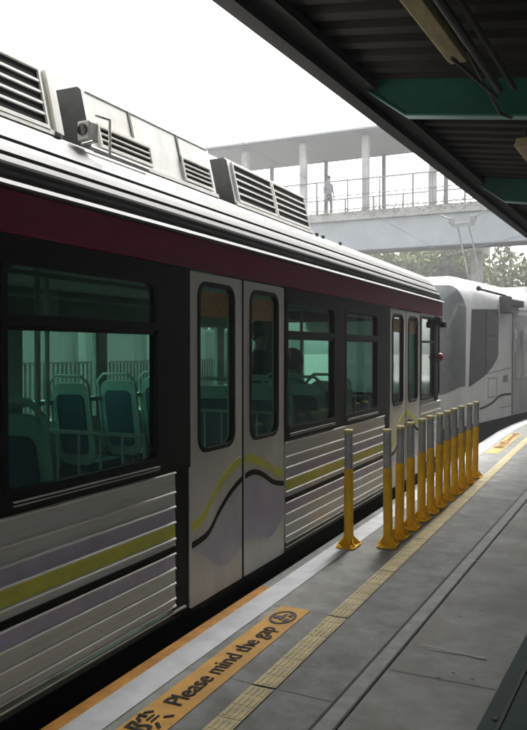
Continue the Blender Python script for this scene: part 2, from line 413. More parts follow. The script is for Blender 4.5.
# doors
def wave(yy, kind):
    return yy
for di, (a, e) in enumerate(doors):
    mid = (a + e) / 2
    for s in (0, 1):
        y0, y1 = (a + .008, mid - .014) if s == 0 else (mid + .014, e - .008)
        wy0, wy1 = (y0 + .085, y1 - .155) if s == 0 else (y0 + .115, y1 - .105)
        if di == 2: wy0, wy1 = y0 + .13, y1 - .17
        wy0, wy1 = y0 + .10, y1 - .125
        wl = rrect(wy0, wy1, .94, 1.875, .075)
        d = side_plate('door', [rrect(y0, y1, .065, 1.945, .012, 3), wl], -.045, -.004, M['door'], T, bevel=.004)
        def sub(name, loops, x0, x1, m, bevel=0):
            p = side_plate(name, loops, x0, x1, m, d, bevel); p.location = (0, 0, 0); return p
        sub('gasket', [rrect(wy0 - .022, wy1 + .022, .918, 1.897, .092), rrect(wy0 + .004, wy1 - .004, .944, 1.871, .07)], -.03, .004, M['rubber'], .004)
        b = MB(); b.box(-.024, -.018, wy0 - .005, wy1 + .005, .935, 1.88); p = b.build('pane', M['glass'], d); p.location = (0, 0, 0)
        sub('sticker', [rrect(wy0 + .03, wy1 - .03, 1.70, 1.845, .02)], -.0175, -.0165, M['sticker'])
        # printed wave: olive band, black line and lilac field; defined over the full door width 0..1.31
        def wv(pts): return smooth_pts([(a + p, z) for p, z in pts])
        blk = wv([(0, .415), (.20, .445), (.34, .55), (.50, .645), (.66, .700), (.80, .715), (.94, .68), (1.12, .60), (1.31, .56)])
        oli = wv([(0, .52), (.14, .545), (.28, .665), (.44, .76), (.62, .815), (.80, .800), (1.0, .735), (1.16, .665), (1.31, .64)])
        def clip(p): return [q for q in p if y0 + .006 <= q[0] <= y1 - .006]
        sub('wave_stripe', [ribbon(clip(blk), .036)], -.004, -.0015, M['black'])
        sub('wave_stripe', [ribbon(clip(oli), .052)], -.004, -.0018, M['olive'])
        cb = clip(blk)
        bot = [(yy, .34 - .1 * math.sin((yy - a) / 1.31 * math.pi) + .05 * math.sin(9 * yy)) for yy, _ in cb][::-1]
        sub('swirl_print', [[(yy, z - .03) for yy, z in cb] + bot], -.004, -.0021, M['swirl'])
    b = MB(); b.box(-.05, -.006, mid - .0135, mid + .0135, .065, 1.945); b.build('door_seal', M['rubber'], T)
    b = MB(); b.box(-.05, -.012, a + .01, e - .01, .02, .055); b.build('threshold', M['rubber'], T)
# skirt, sole bar
b = MB(); b.box(-2.5, -.075, Y0, 10.05, -.6, .132); b.build('underframe', M['black'], T)
for (a, pe, nd, _) in bays: b = MB(); b.box(-.07, .004, a + .01, pe + .1, .098, .106); b.build('skirt_trim', M['trim'], T)
# cant rail
b = MB(); b.box(-.06, .006, Y0, Y1, 1.957, 2.128); b.build('cant_rail', M['maroon'], T, bevel=.006)
b = MB(); b.prism_y([(-.05, 2.130), (.034, 2.130), (.040, 2.136), (.012, 2.160), (-.05, 2.166)], Y0, Y1 + .01); b.build('drip_rail', M['roof'], T)
# roof skin: ribbed cove then crown, mirrored
prof = [(0, 2.163, 0), (-.022, 2.166, 1), (-.026, 2.186, 1), (-.008, 2.190, 0), (-.006, 2.202, 0), (-.024, 2.206, 1), (-.030, 2.222, 1), (-.018, 2.228, 0), (-.020, 2.240, 0),
        (-.040, 2.268, 0), (-.060, 2.272, 1), (-.063, 2.282, 1), (-.050, 2.288, 0), (-.075, 2.322, 0), (-.100, 2.350, 0), (-.118, 2.354, 1), (-.121, 2.362, 1), (-.110, 2.368, 0), (-.150, 2.420, 0), (-.225, 2.490, 0), (-.33, 2.53, 0),
        (-.6, 2.585, 0), (-1.3, 2.62, 0)]
full = prof + [(-2.6 - x, z, m) for x, z, m in prof[-2::-1]]
b = MB()
for i in range(len(full) - 1):
    (x0, z0, m0), (x1, z1, m1) = full[i], full[i + 1]
    b.quad((x0, Y0, z0), (x1, Y0, z1), (x1, Y1 - .02, z1), (x0, Y1 - .02, z0), 1 if (m0 and m1) else 0)
b.add([(x, Y1 - .02, z) for x, z, m in full], [tuple(range(len(full)))]); b.add([(x, Y0, z) for x, z, m in full], [tuple(range(len(full)))])
b.build('roof', [M['roof'], M['roof_dark']], T)
# roof units
AX, AZ, BX, BZ = -.235, 2.505, -.305, 2.810
def fp(t, y, o=0):                                           # point on the slanted face, o = proud of it
    nx, nz = .972, .235
    return (AX + (BX - AX) * t + nx * o, y, AZ + (BZ - AZ) * t + nz * o)
def slab(b, t0, t1, y0, y1, o0, o1, mi=0):
    vs = [fp(t, y, o) for o in (o0, o1) for y in (y0, y1) for t in (t0, t1)]
    b.add(vs, [(0, 2, 3, 1), (4, 5, 7, 6), (0, 1, 5, 4), (1, 3, 7, 5), (3, 2, 6, 7), (2, 0, 4, 6)], mi)
def louvre(u, y0, y1, t0, t1, n, name='louvre'):
    b = MB(); slab(b, t0, t1, y0, y1, .001, .004, 0)
    h = (t1 - t0) / n
    for i in range(1, n):
        c = t0 + i * h; 
        vs = [fp(c - h * .10, y0, .004), fp(c + h * .12, y0, .004), fp(c + h * .10, y0, .014), fp(c - h * .12, y0, .014)]
        vs += [(p[0], y1, p[2]) for p in vs]
        b.add(vs, [(0, 1, 2, 3), (7, 6, 5, 4), (0, 4, 5, 1), (1, 5, 6, 2), (2, 6, 7, 3), (3, 7, 4, 0)], 1)
    fw = .012
    for (p, q, r_, s_) in ((t0 - .06, t0, y0 - fw, y1 + fw), (t1, t1 + .06, y0 - fw, y1 + fw), (t0, t1, y0 - fw, y0), (t0, t1, y1, y1 + fw)): slab(b, p, q, r_, s_, .001, .016, 1)
    o = b.build(name, [M['void'], M['unit']], u); o.location = (0, 0, 0)
def unit(y0, y1, top=True):
    tz = 2.825; tx = BX - .02
    pr = [(AX, AZ), (BX, BZ), (tx, tz), (-2.6 - tx, tz), (-2.6 - BX, BZ), (-2.6 - AX, AZ)]
    b = MB(); n = len(pr)
    vs = [(x, y0, z) for x, z in pr] + [(x, y1, z) for x, z in pr]
    b.add(vs, [(i, i + 1, n + i + 1, n + i) for i in range(n - 1)], 0); b.add(vs, [tuple(range(n)), tuple(range(n, 2 * n))], 1)  # end faces take the painted shade tone
    o = b.build('roof_unit', [M['unit'], M['unit_edge']], T)
    # lip along the foot and grime line
    b = MB(); slab(b, -.05, .03, y0, y1, .001, .014); l = b.build('foot_rail', M['unit'], o); l.location = (0, 0, 0)
    return o
b = MB(); b.prism_y([(-.50, 2.55), (-.51, 2.925), (-.53, 2.945), (-2.07, 2.945), (-2.09, 2.925), (-2.10, 2.55)], -2.2, 4.36)
for y in (-.5, .9, 2.3, 3.7): b.box(-2.0, -.506, y, y + .02, 2.84, 2.95)
b.build('roof_fairing', M['unit'], T)
u = unit(1.35, 2.83); louvre(u, 1.45, 2.74, .08, .93, 5)
b = MB(); slab(b, 0, 1.0, 2.79, 2.84, .001, .02); p = b.build('edge_strip', M['unit'], u); p.location = (0, 0, 0)
u = unit(3.07, 4.36); louvre(u, 3.15, 3.60, .12, .42, 3); louvre(u, 3.97, 4.30, .12, .52, 4)
b = MB()
for y in (3.46, 3.95): slab(b, .45, 1.0, y, y + .02, .001, .005)
slab(b, .985, .998, 3.1, 4.34, .001, .004)
p = b.build('panel_seam', M['unit_edge'], u); p.location = (0, 0, 0)
u = unit(4.62, 6.03, False); louvre(u, 4.68, 5.29, .1, .92, 5); louvre(u, 5.34, 5.97, .1, .92, 5)
u = unit(-1.9, -.3); louvre(u, -1.8, -.4, .1, .92, 5)
# latches along the gutter
for y in (2.78, 6.1, 6.25, 6.7):
    b = MB(); b.box(-.235, -.21, y, y + .03, 2.485, 2.512); b.build('roof_latch', M['unit_edge'], T, bevel=.004)
# roof camera box with lens beside the second unit
b = MB(); b.box(-.215, -.145, 2.93, 3.01, 2.505, 2.60); d = b.build('roof_camera', M['unit'], T, bevel=.008)
b = MB(); b.tube((-.18, 2.922, 2.555), (-.18, 2.94, 2.555), .028, n=18); p = b.build('lens', M['lens'], d); p.location = (0, 0, 0)
b = MB(); b.tube((-.12, 3.06, 2.46), (-.12, 3.06, 2.63), .007); b.tube((-.12, 3.06, 2.63), (-.16, 3.0, 2.64), .007); b.tube((-.15, 2.88, 2.47), (-.14, 2.95, 2.50), .006); b.tube((-.19, 3.0, 2.49), (-.19, 3.5, 2.487), .008)
p = b.build('bracket', M['trim'], d); p.location = (0, 0, 0)
# interior
b = MB(); b.box(-2.52, -.06, Y0, 9.9, .03, .06); b.build('cabin_floor', M['interior_floor'], T)
b = MB(); b.box(-2.5, -.1, Y0, 9.9, 2.05, 2.08); b.build('ceiling', M['interior'], T)
b = MB(); b.box(-2.6, -2.55, Y0, 10.0, -.2, .86, 0); b.box(-2.6, -2.55, Y0, 10.0, 1.80, 2.16, 0)
for y in (-5.6, -3.6, -2.0, -.4, 1.0, 2.15, 3.45, 4.9, 6.1, 7.35, 8.6, 9.8): b.box(-2.598, -2.552, y, y + .18, .86, 1.8, 0)
b.build('wall', M['interior'], T)
b = MB(); b.box(-2.585, -2.575, Y0, 9.98, .86, 1.8); b.build('pane', M['glass'], T)
b = MB(); b.box(-2.5, -.07, 9.80, 9.86, .06, .95); b.box(-2.5, -.07, Y0, Y0 + .05, .06, 2.1); b.box(-2.5, -2.3, 9.80, 9.86, .95, 1.95); b.box(-2.5, -.07, 9.80, 9.86, 1.9, 2.1); b.build('end_wall', M['black'], T)
b = MB(); b.box(-2.3, -.10, 9.82, 9.84, .95, 1.9); b.build('windscreen', M['glass'], T)
# low partition with mint rails by each door, grab poles and ceiling rail
def rails(y, x0=-.12, x1=-.85):
    b = MB(); b.tube((x0, y, .06), (x0, y, 1.05), .014); b.tube((x1, y, .06), (x1, y, 2.05), .017)
    for z in (1.05, .75, .45): b.tube((x0, y, z), (x1, y, z), .012)
    for k in range(1, 5): b.tube((x0 + (x1 - x0) * k / 5, y, .2), (x0 + (x1 - x0) * k / 5, y, 1.05), .008)
    b.build('grab_rail', M['mint'], T)
for y in (.98, 3.36, 5.02, 7.3): rails(y)
for y in (1.6, 4.3, 6.0, 8.3):
    b = MB(); b.tube((-1.6, y, .06), (-1.6, y, 2.06), .017); b.build('grab_pole', M['mint'], T)
b = MB(); b.tube((-.75, Y0, 1.92), (-.75, 9.7, 1.92), .015); b.tube((-1.9, Y0, 1.92), (-1.9, 9.7, 1.92), .015)
b.build('ceiling_rail', M['mint'], T)
# advert / light strip panels and far side ledge
b = MB(); b.box(-2.54, -2.44, Y0, 9.8, 1.02, 1.06); b.box(-2.545, -2.53, 2.3, 3.3, 1.35, 1.40); b.build('ledge', M['trim'], T)
def seat_meshes():
    # rounded shell back with open slot between shell and handle, cushion, pedestal
    me = curve_mesh([rrect(-.20, .20, .42, 1.16, .10)], .03, .01)
    for v in me.vertices: q = v.co.copy(); v.co = (q.x, q.z - (q.y - .42) * .16, q.y)
    return me
back = seat_meshes()
cm = MB(); cm.box(-.20, .20, .0, .42, .38, .45); cm = cm.mesh('cushion')
fm = MB()
fm.tube((-.215, -.03, .5), (-.215, -.135, 1.15), .014); fm.tube((.215, -.03, .5), (.215, -.135, 1.15), .014); fm.tube((-.215, -.135, 1.15), (-.14, -.145, 1.22), .014)
fm.tube((.215, -.135, 1.15), (.14, -.145, 1.22), .014); fm.tube((-.14, -.145, 1.22), (.14, -.145, 1.22), .014)
fm.tube((0, .18, 0), (0, .18, .38), .03); fm = fm.mesh('frame')
pm = curve_mesh([rrect(-.15, .15, .52, 1.06, .06)], .02, .006)
for v in pm.vertices: q = v.co.copy(); v.co = (q.x, q.z - (q.y - .42) * .16 - .018, q.y)
k = 0
for y in (1.35, 2.05, 2.72, 5.45, 6.15, 6.85):
    for x in (-.34, -.80, -2.25):
        s = bpy.data.objects.new('seat', back); COL.objects.link(s); s.parent = T; s.location = (x, y - 2.0, .95 + .06)
        if not back.materials: back.materials.append(M['seat'])
        for nm, me, m in (('cushion', cm, 'seat_blue'), ('seat_frame', fm, 'mint'), ('back_pad', pm, 'seat_blue')):
            c = bpy.data.objects.new(nm, me); COL.objects.link(c); c.parent = s
            if not me.materials: me.materials.append(M[m])
# end fittings: mirror cluster, red round lamp
b = MB(); b.box(-.05, .06, 9.70, 9.86, 1.84, 1.94); b.box(.03, .10, 9.80, 9.93, 1.80, 1.88); d = b.build('mirror', M['rubber'], T, bevel=.015)
b = MB(); b.tube((0.0, 9.90, 1.95), (0.0, 9.90, .95), .018); b.build('end_pole', M['rubber'], T)
b = MB(); b.tube((.02, 9.84, 1.42), (.02, 9.90, 1.42), .05, n=20); b.tube((.02, 9.90, 1.42), (.02, 9.92, 1.42), .054, n=20); b.build('tail_lamp', M['red_lamp'], T, bevel=.006)

# ---------------------------------------------------------------- second tram (pale, bending right)
A2 = -9.1
T2 = thing('tram', (-2.62, 14.7, -.95), 'pale grey tram with curved windscreen and swooping cab window, behind the maroon tram', 'tram', rz=A2, frame=(0, 0, .95))
def shell(z, ph):                                            # ph: 0 = right side corner, pi = left side corner
    lean = .55 * max(0, (z - .95) / 1.95) ** 1.6
    bul = .10 * max(0, 1 - abs(z - .5) / .6)
    ins = 0
    if z > 2.42: ins = .34 * (1 - math.sqrt(max(0, 1 - ((z - 2.42) / .5) ** 2)))
    hw = 1.3 - ins; p = 2 / 2.7; c, s = math.cos(ph), math.sin(ph)
    x = -1.3 + hw * math.copysign(abs(c) ** p, c)
    y = -(1.25 - ins * 1.5 + bul) * abs(s) ** p + lean * s
    return Vector((x, y, z))
ZR = [.08, .2, .4, .6, .78, .95, 1.2, 1.5, 1.8, 2.1, 2.3, 2.42, 2.52, 2.62, 2.72, 2.80, 2.86, 2.90, 2.915]
PH = [math.pi * i / 36 for i in range(37)]
LEN = 13
rows = []
for z in ZR:
    r = [shell(z, 0)]; r[0] = Vector((r[0].x, LEN, z)); r += [Vector((shell(z, 0).x, 2.0, z))]
    r += [shell(z, p) for p in PH]; l = shell(z, math.pi); r += [Vector((l.x, 2.0, z)), Vector((l.x, LEN, z))]
    rows.append(r)
b = MB(); nr = len(rows[0]); vs = [tuple(p) for r in rows for p in r]
b.add(vs, [(i * nr + j, i * nr + j + 1, (i + 1) * nr + j + 1, (i + 1) * nr + j) for i in range(len(rows) - 1) for j in range(nr - 1)])
k = (len(rows) - 1) * nr
b.add(vs[k:k + nr], [tuple(range(nr))])
b.build('body', M['white_shell'], T2, smooth=False)
sh = b
o = T2.children[0]
for p in o.data.polygons: p.use_smooth = len(p.vertices) == 4
# windscreen patch 8 mm proud
def scr(z, ph):
    q = shell(z, ph); e = .01; d1 = shell(z, ph + e) - shell(z, ph - e); d2 = shell(z + e, ph) - shell(z - e, ph)
    n_ = d1.cross(d2); n_.normalize()
    if n_.y > 0: n_ = -n_
    return q + n_ * .008
b = MB(); phs = [R(4) + (math.pi - R(8)) * i / 30 for i in range(31)]; NZ = 22; vs = []
for j in range(NZ + 1):
    for ph in phs:
        s = math.sin(ph); zb = .84 - .34 * max(0, s - .2); zt = 2.72 - .55 * max(0, 1 - s / .6) ** 2.4
        vs.append(tuple(scr(zb + (zt - zb) * j / NZ, ph)))
n = len(phs)
b.add(vs, [(j * n + i, j * n + i + 1, (j + 1) * n + i + 1, (j + 1) * n + i) for j in range(NZ) for i in range(n - 1)])
b.build('windscreen', M['tinted'], T2, smooth=True)
# swooping cab side window
sw = [(.16, 2.30)] + [(1.76, 2.37), (1.82, 2.31)] + smooth_pts([(1.82, 1.44), (1.62, 1.27), (1.05, 1.04), (.45, .90), (.02, .82)], 5)
f = side_plate('window', [sw], -.01, .006, M['tinted2'], T2)
b = MB(); b.box(.004, .011, 1.0, 1.03, 1.06, 2.33); b.box(.004, .011, 1.0, 1.78, 1.80, 1.82); b.box(.004, .010, .3, .95, 1.22, 1.235); p = b.build('glazing_bar', M['rubber'], f); p.location = (0, 0, 0)
side_plate('body_seam', [ribbon([(1.05, 1.035), (2.7, 1.14)], .012)], -.01, .003, M['roof_dark'], T2)
side_plate('wave_stripe', [ribbon(smooth_pts([(.66, .36), (1.05, .385), (1.5, .45), (2.0, .56), (2.75, .555)], 5), .045)], -.01, .004, M['black'], T2)
side_plate('wave_stripe', [ribbon(smooth_pts([(4.2, .62), (5.0, .70), (6.5, .50), (8.0, .44)], 5), .05)], -.01, .004, M['black'], T2)
me = text_mesh('105', .20)
for v in me.vertices: a = v.co.copy(); v.co = (.006 + a.z, 2.12 + a.x * 1.25, .84 + a.y)
link('number', me, M['roof_dark'], T2)
for z in (2.42, .30): side_plate('body_seam', [ribbon([(1.9, z), (LEN - .2, z)], .012)], -.01, .003, M['roof_dark'], T2)
for y in (2.80, 4.26, 7.34, 8.80): side_plate('body_seam', [rrect(y, y + .03, .10, 2.36, .004, 1)], -.01, .004, M['rubber'], T2)
side_plate('access_hatch', [rrect(1.15, 1.75, .55, .95, .03), rrect(1.162, 1.738, .562, .938, .025)], -.01, .003, M['roof_dark'], T2)
# doors
for y in (2.86, 3.54, 7.4, 8.08):
    d = side_plate('door', [rrect(y, y + .66, .1, 2.32, .02)], -.02, .012, M['grey_panel'], T2, .004)
    p = side_plate('window', [rrect(y + .12, y + .54, .9, 2.15, .06)], .010, .016, M['tinted2'], d); p.location = (0, 0, 0)
    b = MB(); b.box(.012, .05, y + .04, y + .07, 1.5, 2.0); b.box(.012, .07, y + .03, y + .085, 1.75, 1.95); p = b.build('handle', M['trim'], d, bevel=.005); p.location = (0, 0, 0)
side_plate('window', [rrect(4.5, 7.2, .95, 2.3, .06)], -.01, .006, M['tinted2'], T2)
b = MB(); b.box(-2.5, -.1, 0.2, LEN, -.6, .09); b.box(-2.1, -.5, -.8, .4, -.6, .085); b.build('underframe', M['black'], T2)
# arm with camera box on the roof shoulder
b = MB(); b.tube((.02, .52, 2.71), (.10, 1.98, 2.66), .022); b.ball((.02, .50, 2.72), .05); d = b.build('mirror_arm', M['black'], T2)
b = MB(); b.box(-.02, .16, 1.92, 2.24, 2.30, 2.66); b.box(-.05, .12, 2.25, 3.3, 2.47, 2.62); p = b.build('mirror', M['roof_dark'], d, bevel=.02); p.location = (0, 0, 0)
b = MB(); b.box(-.30, -.20, 2.4, LEN, 2.72, 2.76); b.box(-2.2, -.45, 5.5, 11, 2.91, 3.12); b.build('roof_unit', M['unit'], T2, bevel=.03)
# pantograph
b = MB(); 
for sx in (-.13, .13): b.tube((-1.3 + sx * 1.2, 4.4, 2.95), (-1.3 + sx, 3.3, 4.45), .02)
b.tube((-1.5, 4.4, 2.97), (-1.1, 4.4, 2.97), .04); b.box(-1.75, -.85, 3.9, 4.9, 2.90, 2.96)
d = b.build('pantograph', M['bridge_rail'], T2)
b = MB(); b.box(-1.56, -1.04, 3.2, 3.36, 4.42, 4.50); b.box(-1.62, -1.50, 3.2, 3.34, 4.50, 4.64); b.box(-1.10, -.98, 3.2, 3.34, 4.50, 4.64)
b.tube((-1.62, 3.28, 4.62), (-1.85, 3.28, 4.74), .02); b.tube((-.98, 3.28, 4.62), (-.75, 3.28, 4.74), .02); p = b.build('head', M['bridge_rail'], d, bevel=.01); p.location = (0, 0, 0)

# ---------------------------------------------------------------- bollards
def gusset(b, ang):
    c, s = math.cos(ang), math.sin(ang); t = .006
    base = [(.035, .0), (.095, .0), (.095, .012), (.045, .062), (.035, .062)]
    vs = [(c * r - s * o, s * r + c * o, z + .012) for o in (-t, t) for r, z in base]; n = 5
    b.add(vs, [tuple(range(n))[::-1], tuple(range(n, 2 * n))] + [(i, (i + 1) % n, n + (i + 1) % n, n + i) for i in range(n)])
def make_bollard(label):
    r = thing('bollard', (0, 0, 0), label, 'bollard', 'yellow and grey posts along the platform')
    me = curve_mesh([rrect(-.11, .11, -.075, .075, .03)], .014, .003)
    for v in me.vertices: v.co.z += .007
    bp = link('base_plate', me, M['post_yellow'], r)
    for k in range(4): b = MB(); gusset(b, R(45 + 90 * k)); b.build('gusset', M['post_yellow'], bp)
    for sx in (-1, 1):
        for sy in (-1, 1): b = MB(); b.tube((sx * .085, sy * .05, .014), (sx * .085, sy * .05, .026), .010, n=6); b.build('bolt', M['post_yellow'], bp)
    b = MB(); N = 20; zz = [(.042, .012), (.040, .05), (.036, .12), (.036, .585), (.033, .60)]
    for (r0, z0), (r1, z1) in zip(zz, zz[1:]): b.tube((0, 0, z0), (0, 0, z1), r0, r1, N, cap=False)
    b.build('post', M['post_yellow'], r, smooth=True)
    b = MB(); b.tube((0, 0, .595), (0, 0, .875), .0325, .031, N, cap=False); b.tube((0, 0, .62), (0, 0, .626), .034, n=N); b.build('sleeve', M['post_grey'], r, smooth=True)
    b = MB(); b.tube((0, 0, .872), (0, 0, .892), .036, .036, N); b.tube((0, 0, .892), (0, 0, .898), .036, .03, N); b.build('cap', M['post_cap'], r)
    return r
def copy_tree(o, parent=None):
    c = o.copy(); COL.objects.link(c); c.parent = parent
    for ch in o.children: copy_tree(ch, c)
    return c
bol = [(-1.88, 5.53)]
yl = [5.67, 5.97, 6.32, 6.68, 7.02, 7.34, 7.69, 8.06, 8.43, 8.80, 9.20]
for i, y in enumerate(yl): bol.append((-1.609 + .05 * i / 10, y))
ords = ['first', 'second', 'third', 'fourth', 'fifth', 'sixth', 'seventh', 'eighth', 'ninth', 'tenth', 'last']
proto = make_bollard('lone yellow post set apart on the white edge line, left of the row')
for i, (x, y) in enumerate(bol):
    o = proto if i == 0 else copy_tree(proto)
    o.location = (x, y, .004); o.rotation_euler = (R(random.uniform(-.8, .8)), R(random.uniform(-.8, .8)), R(90 + random.uniform(-6, 6)))
    if i: o['label'] = ('nearest yellow post of the close row beside the tactile strip' if i == 1 else
                        'farthest yellow post at the end of the close row' if i == 11 else
                        '%s yellow post counted from the near end of the close row' % ords[i - 1])
    if i in (1, 2): pass

# ---------------------------------------------------------------- canopy (turned 3.3 degrees to the track)
CR = -3.26
Cn = thing('platform_canopy', (0, 0, 0), 'dark corrugated canopy on green steel beams over the platform', 'canopy', rz=CR)
def cz(a): return 3.38 + (a - .914) * .157 if a > -1 else 3.38 + (-1.914) * .157 + (-1 - a) * .157
b = MB(); per = .25; y = -9.0; prof = []
while y < 40: prof += [(y, 0), (y + .09, 0), (y + .12, .04), (y + .20, .04), (y + .23, 0)]; y += per
for (a0, a1) in ((2.17, -1.0), (-1.0, -5.6)):
    vs = []; n = len(prof)
    for yy, h in prof: vs += [(-a0, yy, cz(a0) + h), (-a1, yy, cz(a1) + h)]
    b.add(vs, [(2 * i, 2 * i + 1, 2 * i + 3, 2 * i + 2) for i in range(n - 1)])
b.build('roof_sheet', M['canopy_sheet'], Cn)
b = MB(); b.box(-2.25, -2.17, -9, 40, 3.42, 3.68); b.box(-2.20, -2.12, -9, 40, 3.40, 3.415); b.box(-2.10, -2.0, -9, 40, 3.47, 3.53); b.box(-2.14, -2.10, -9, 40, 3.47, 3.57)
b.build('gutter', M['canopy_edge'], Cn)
b = MB(); b.box(-2.262, -2.252, -9, 40, 3.45, 3.47); b.build('drip_strip', M['conduit'], Cn)
b = MB()
for a in (.45, -.5): b.box(-a - .04, -a + .04, -9, 40, cz(a) - .07, cz(a) - .008)
b.build('purlin', M['canopy_sheet'], Cn)
for yb in (-5.5, -1.83, 1.84, 5.5, 9.17, 12.84, 16.5, 20.2, 23.9, 27.5, 31.2):
    b = MB(); t = .09
    # web, then bottom flange following tapered soffit; a from 2.10 to -1
    pts = [(2.10, 3.50, 3.565), (1.77, 3.25, 3.515), (.914, 3.12, 3.38), (-1.0, 2.85, 3.07)]
    for (a0, l0, u0), (a1, l1, u1) in zip(pts, pts[1:]):
        vs = []
        for a, l, u in ((a0, l0, u0), (a1, l1, u1)):
            vs += [(-a, yb - .012, l), (-a, yb + .012, l), (-a, yb + .012, u), (-a, yb - .012, u)]
        b.add(vs, [(0, 1, 5, 4), (1, 2, 6, 5), (2, 3, 7, 6), (3, 0, 4, 7), (0, 3, 2, 1), (4, 5, 6, 7)], 0)
        vs = []
        for a, l in ((a0, l0), (a1, l1)): vs += [(-a, yb - .05, l - .014), (-a, yb + .05, l - .014), (-a, yb + .05, l - .001), (-a, yb - .05, l - .001)]
        b.add(vs, [(0, 1, 5, 4), (1, 2, 6, 5), (2, 3, 7, 6), (3, 0, 4, 7), (0, 3, 2, 1), (4, 5, 6, 7)], 1)
    b.box(1.02, 4.1, yb - .012, yb + .012, 2.9, 3.06, 0)
    b.build('beam', [M['green'], M['green_edge']], Cn)
for yb in (-1.83, 5.5, 12.84, 20.2, 27.5):
    b = MB(); b.box(.90, 1.10, yb - .1, yb + .1, 0, 2.84); b.box(.8, 1.2, yb - .2, yb + .2, 0, .03); b.build('column', M['green'], Cn, bevel=.01)
# lamp fittings
def rot(x, y): 
    c, s = math.cos(R(CR)), math.sin(R(CR)); return (x * c - y * s, x * s + y * c)
def lamp(a, y0, y1, label, src=None):
    x, yy = rot(-a, y0)
    r = thing('strip_light', (x, yy, 3.26), label, 'ceiling light', 'unlit strip lights hung under the canopy', rz=CR)
    L_ = y1 - y0; b = MB(); b.prism_y([(-.058, 0), (-.045, .05), (.045, .05), (.058, 0), (.048, -.025), (-.048, -.025)], 0, L_); b.build('housing', M['tube_case'], r, bevel=.004)
    b = MB(); b.box(-.062, -.055, 0, L_, -.010, .002); b.build('edge_trim', M['post_cap'], r)
    b = MB()
    for y in (.15, L_ - .15): b.tube((0, y, .055), (0, y, .24), .008)
    b.build('hanger', M['conduit'], r)
lamp(1.165, 3.07, 4.62, 'nearest unlit amber strip light hanging at the top of the picture')
lamp(1.165, 6.74, 8.29, 'second unlit amber strip light, cut by the right side of the picture')
lamp(1.165, 10.41, 11.96, 'third strip light, far along the canopy')
x, yy = rot(-1.02, 5.1)
r = thing('conduit', (x, yy, 3.1), 'dark metal conduit with diagonal stay under the canopy right of the near light', 'conduit', rz=CR)
b = MB(); b.tube((0, -6, .10), (0, 0, .10), .024); b.tube((.07, -6, .13), (.07, .1, .13), .02); b.build('pipe', M['conduit'], r)
b = MB(); b.tube((-.07, -.6, .16), (-.02, .12, -.02), .010); b.tube((-.02, .12, -.02), (.05, .16, -.05), .011); b.tube((-.13, -.7, .09), (.0, -.1, .02), .012); b.build('stay', M['conduit'], r)

# dark green channel base at the foot of the columns (right foreground)
b = MB(); b.box(-.49, .15, -3, 3.42, .0, .03); b.box(-.455, -.43, -3, 3.3, .03, .034)
x, yy = 0, 0
r = thing('channel_grate', (0, 0, .01), 'dark green steel cover strip on the paving at the lower right', 'steel cover', rz=CR)
b = MB(); b.box(-.665, .10, -2, 6, 0, .03); b.build('cover_plate', M['plate'], r, bevel=.004)
b = MB(); b.box(-.60, -.585, -2, 5.8, .03, .036)
for k in range(8): b.box(-.625, -.605, .6 + k * .35, .625 + k * .35, .03, .036)
b.build('groove', M['joint'], r)

# ---------------------------------------------------------------- footbridge
B = thing('footbridge', (-6, 27.3, -1.2), 'grey covered footbridge with railings crossing over the tracks', 'footbridge', frame=(6, -27.3, 1.2))
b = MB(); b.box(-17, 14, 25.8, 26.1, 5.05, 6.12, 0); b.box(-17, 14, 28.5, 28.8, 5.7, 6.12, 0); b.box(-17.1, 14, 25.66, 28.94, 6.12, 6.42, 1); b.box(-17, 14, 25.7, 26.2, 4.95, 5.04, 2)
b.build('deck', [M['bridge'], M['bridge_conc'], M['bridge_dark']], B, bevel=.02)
b = MB(); b.box(-14.5, 14, 25.3, 28.95, 9.16, 9.24, 0); b.box(-14.45, 14, 25.35, 28.9, 9.08, 9.155, 1); b.build('roof', [M['bridge'], M['bridge_dark']], B, bevel=.02)  # lower layer coloured dark to paint the shaded underside
for k in range(8):
    x = -12.94 + 2.37 * k
    b = MB(); b.box(x - .12, x + .12, 25.78, 26.02, 6.42, 9.075); b.build('column', M['bridge_conc'], B, bevel=.02)
    b = MB(); b.box(x - .20, x - .07, 28.55, 28.68, 6.42, 9.075); b.build('column', M['bridge_dark'], B)  # far columns darkened in colour as if backlit
for yy in (25.72, 28.85):
    b = MB()
    for z in (7.55, 7.02, 6.52): b.tube((-17, yy, z), (14, yy, z), .028 if z > 7.1 else .018)
    x = -17
    while x < 14: b.box(x - .03, x + .03, yy - .02, yy + .02, 6.42, 7.55); x += 1.17
    x = -17
    while x < 14: b.box(x - .007, x + .007, yy - .007, yy + .007, 6.52, 7.55 if x > -9 else 7.02); x += .14
    b.build('railing', M['bridge_rail'], B)
for x in (-4.6, 7.5, -16):
    b = MB(); b.tube((x, 27.3, -1.2), (x, 27.3, 4.95), .2, n=20); b.box(x - .25, x + .25, 25.9, 28.7, 4.95, 5.6) ; b.build('pier', M['bridge_conc'], B, smooth=False)

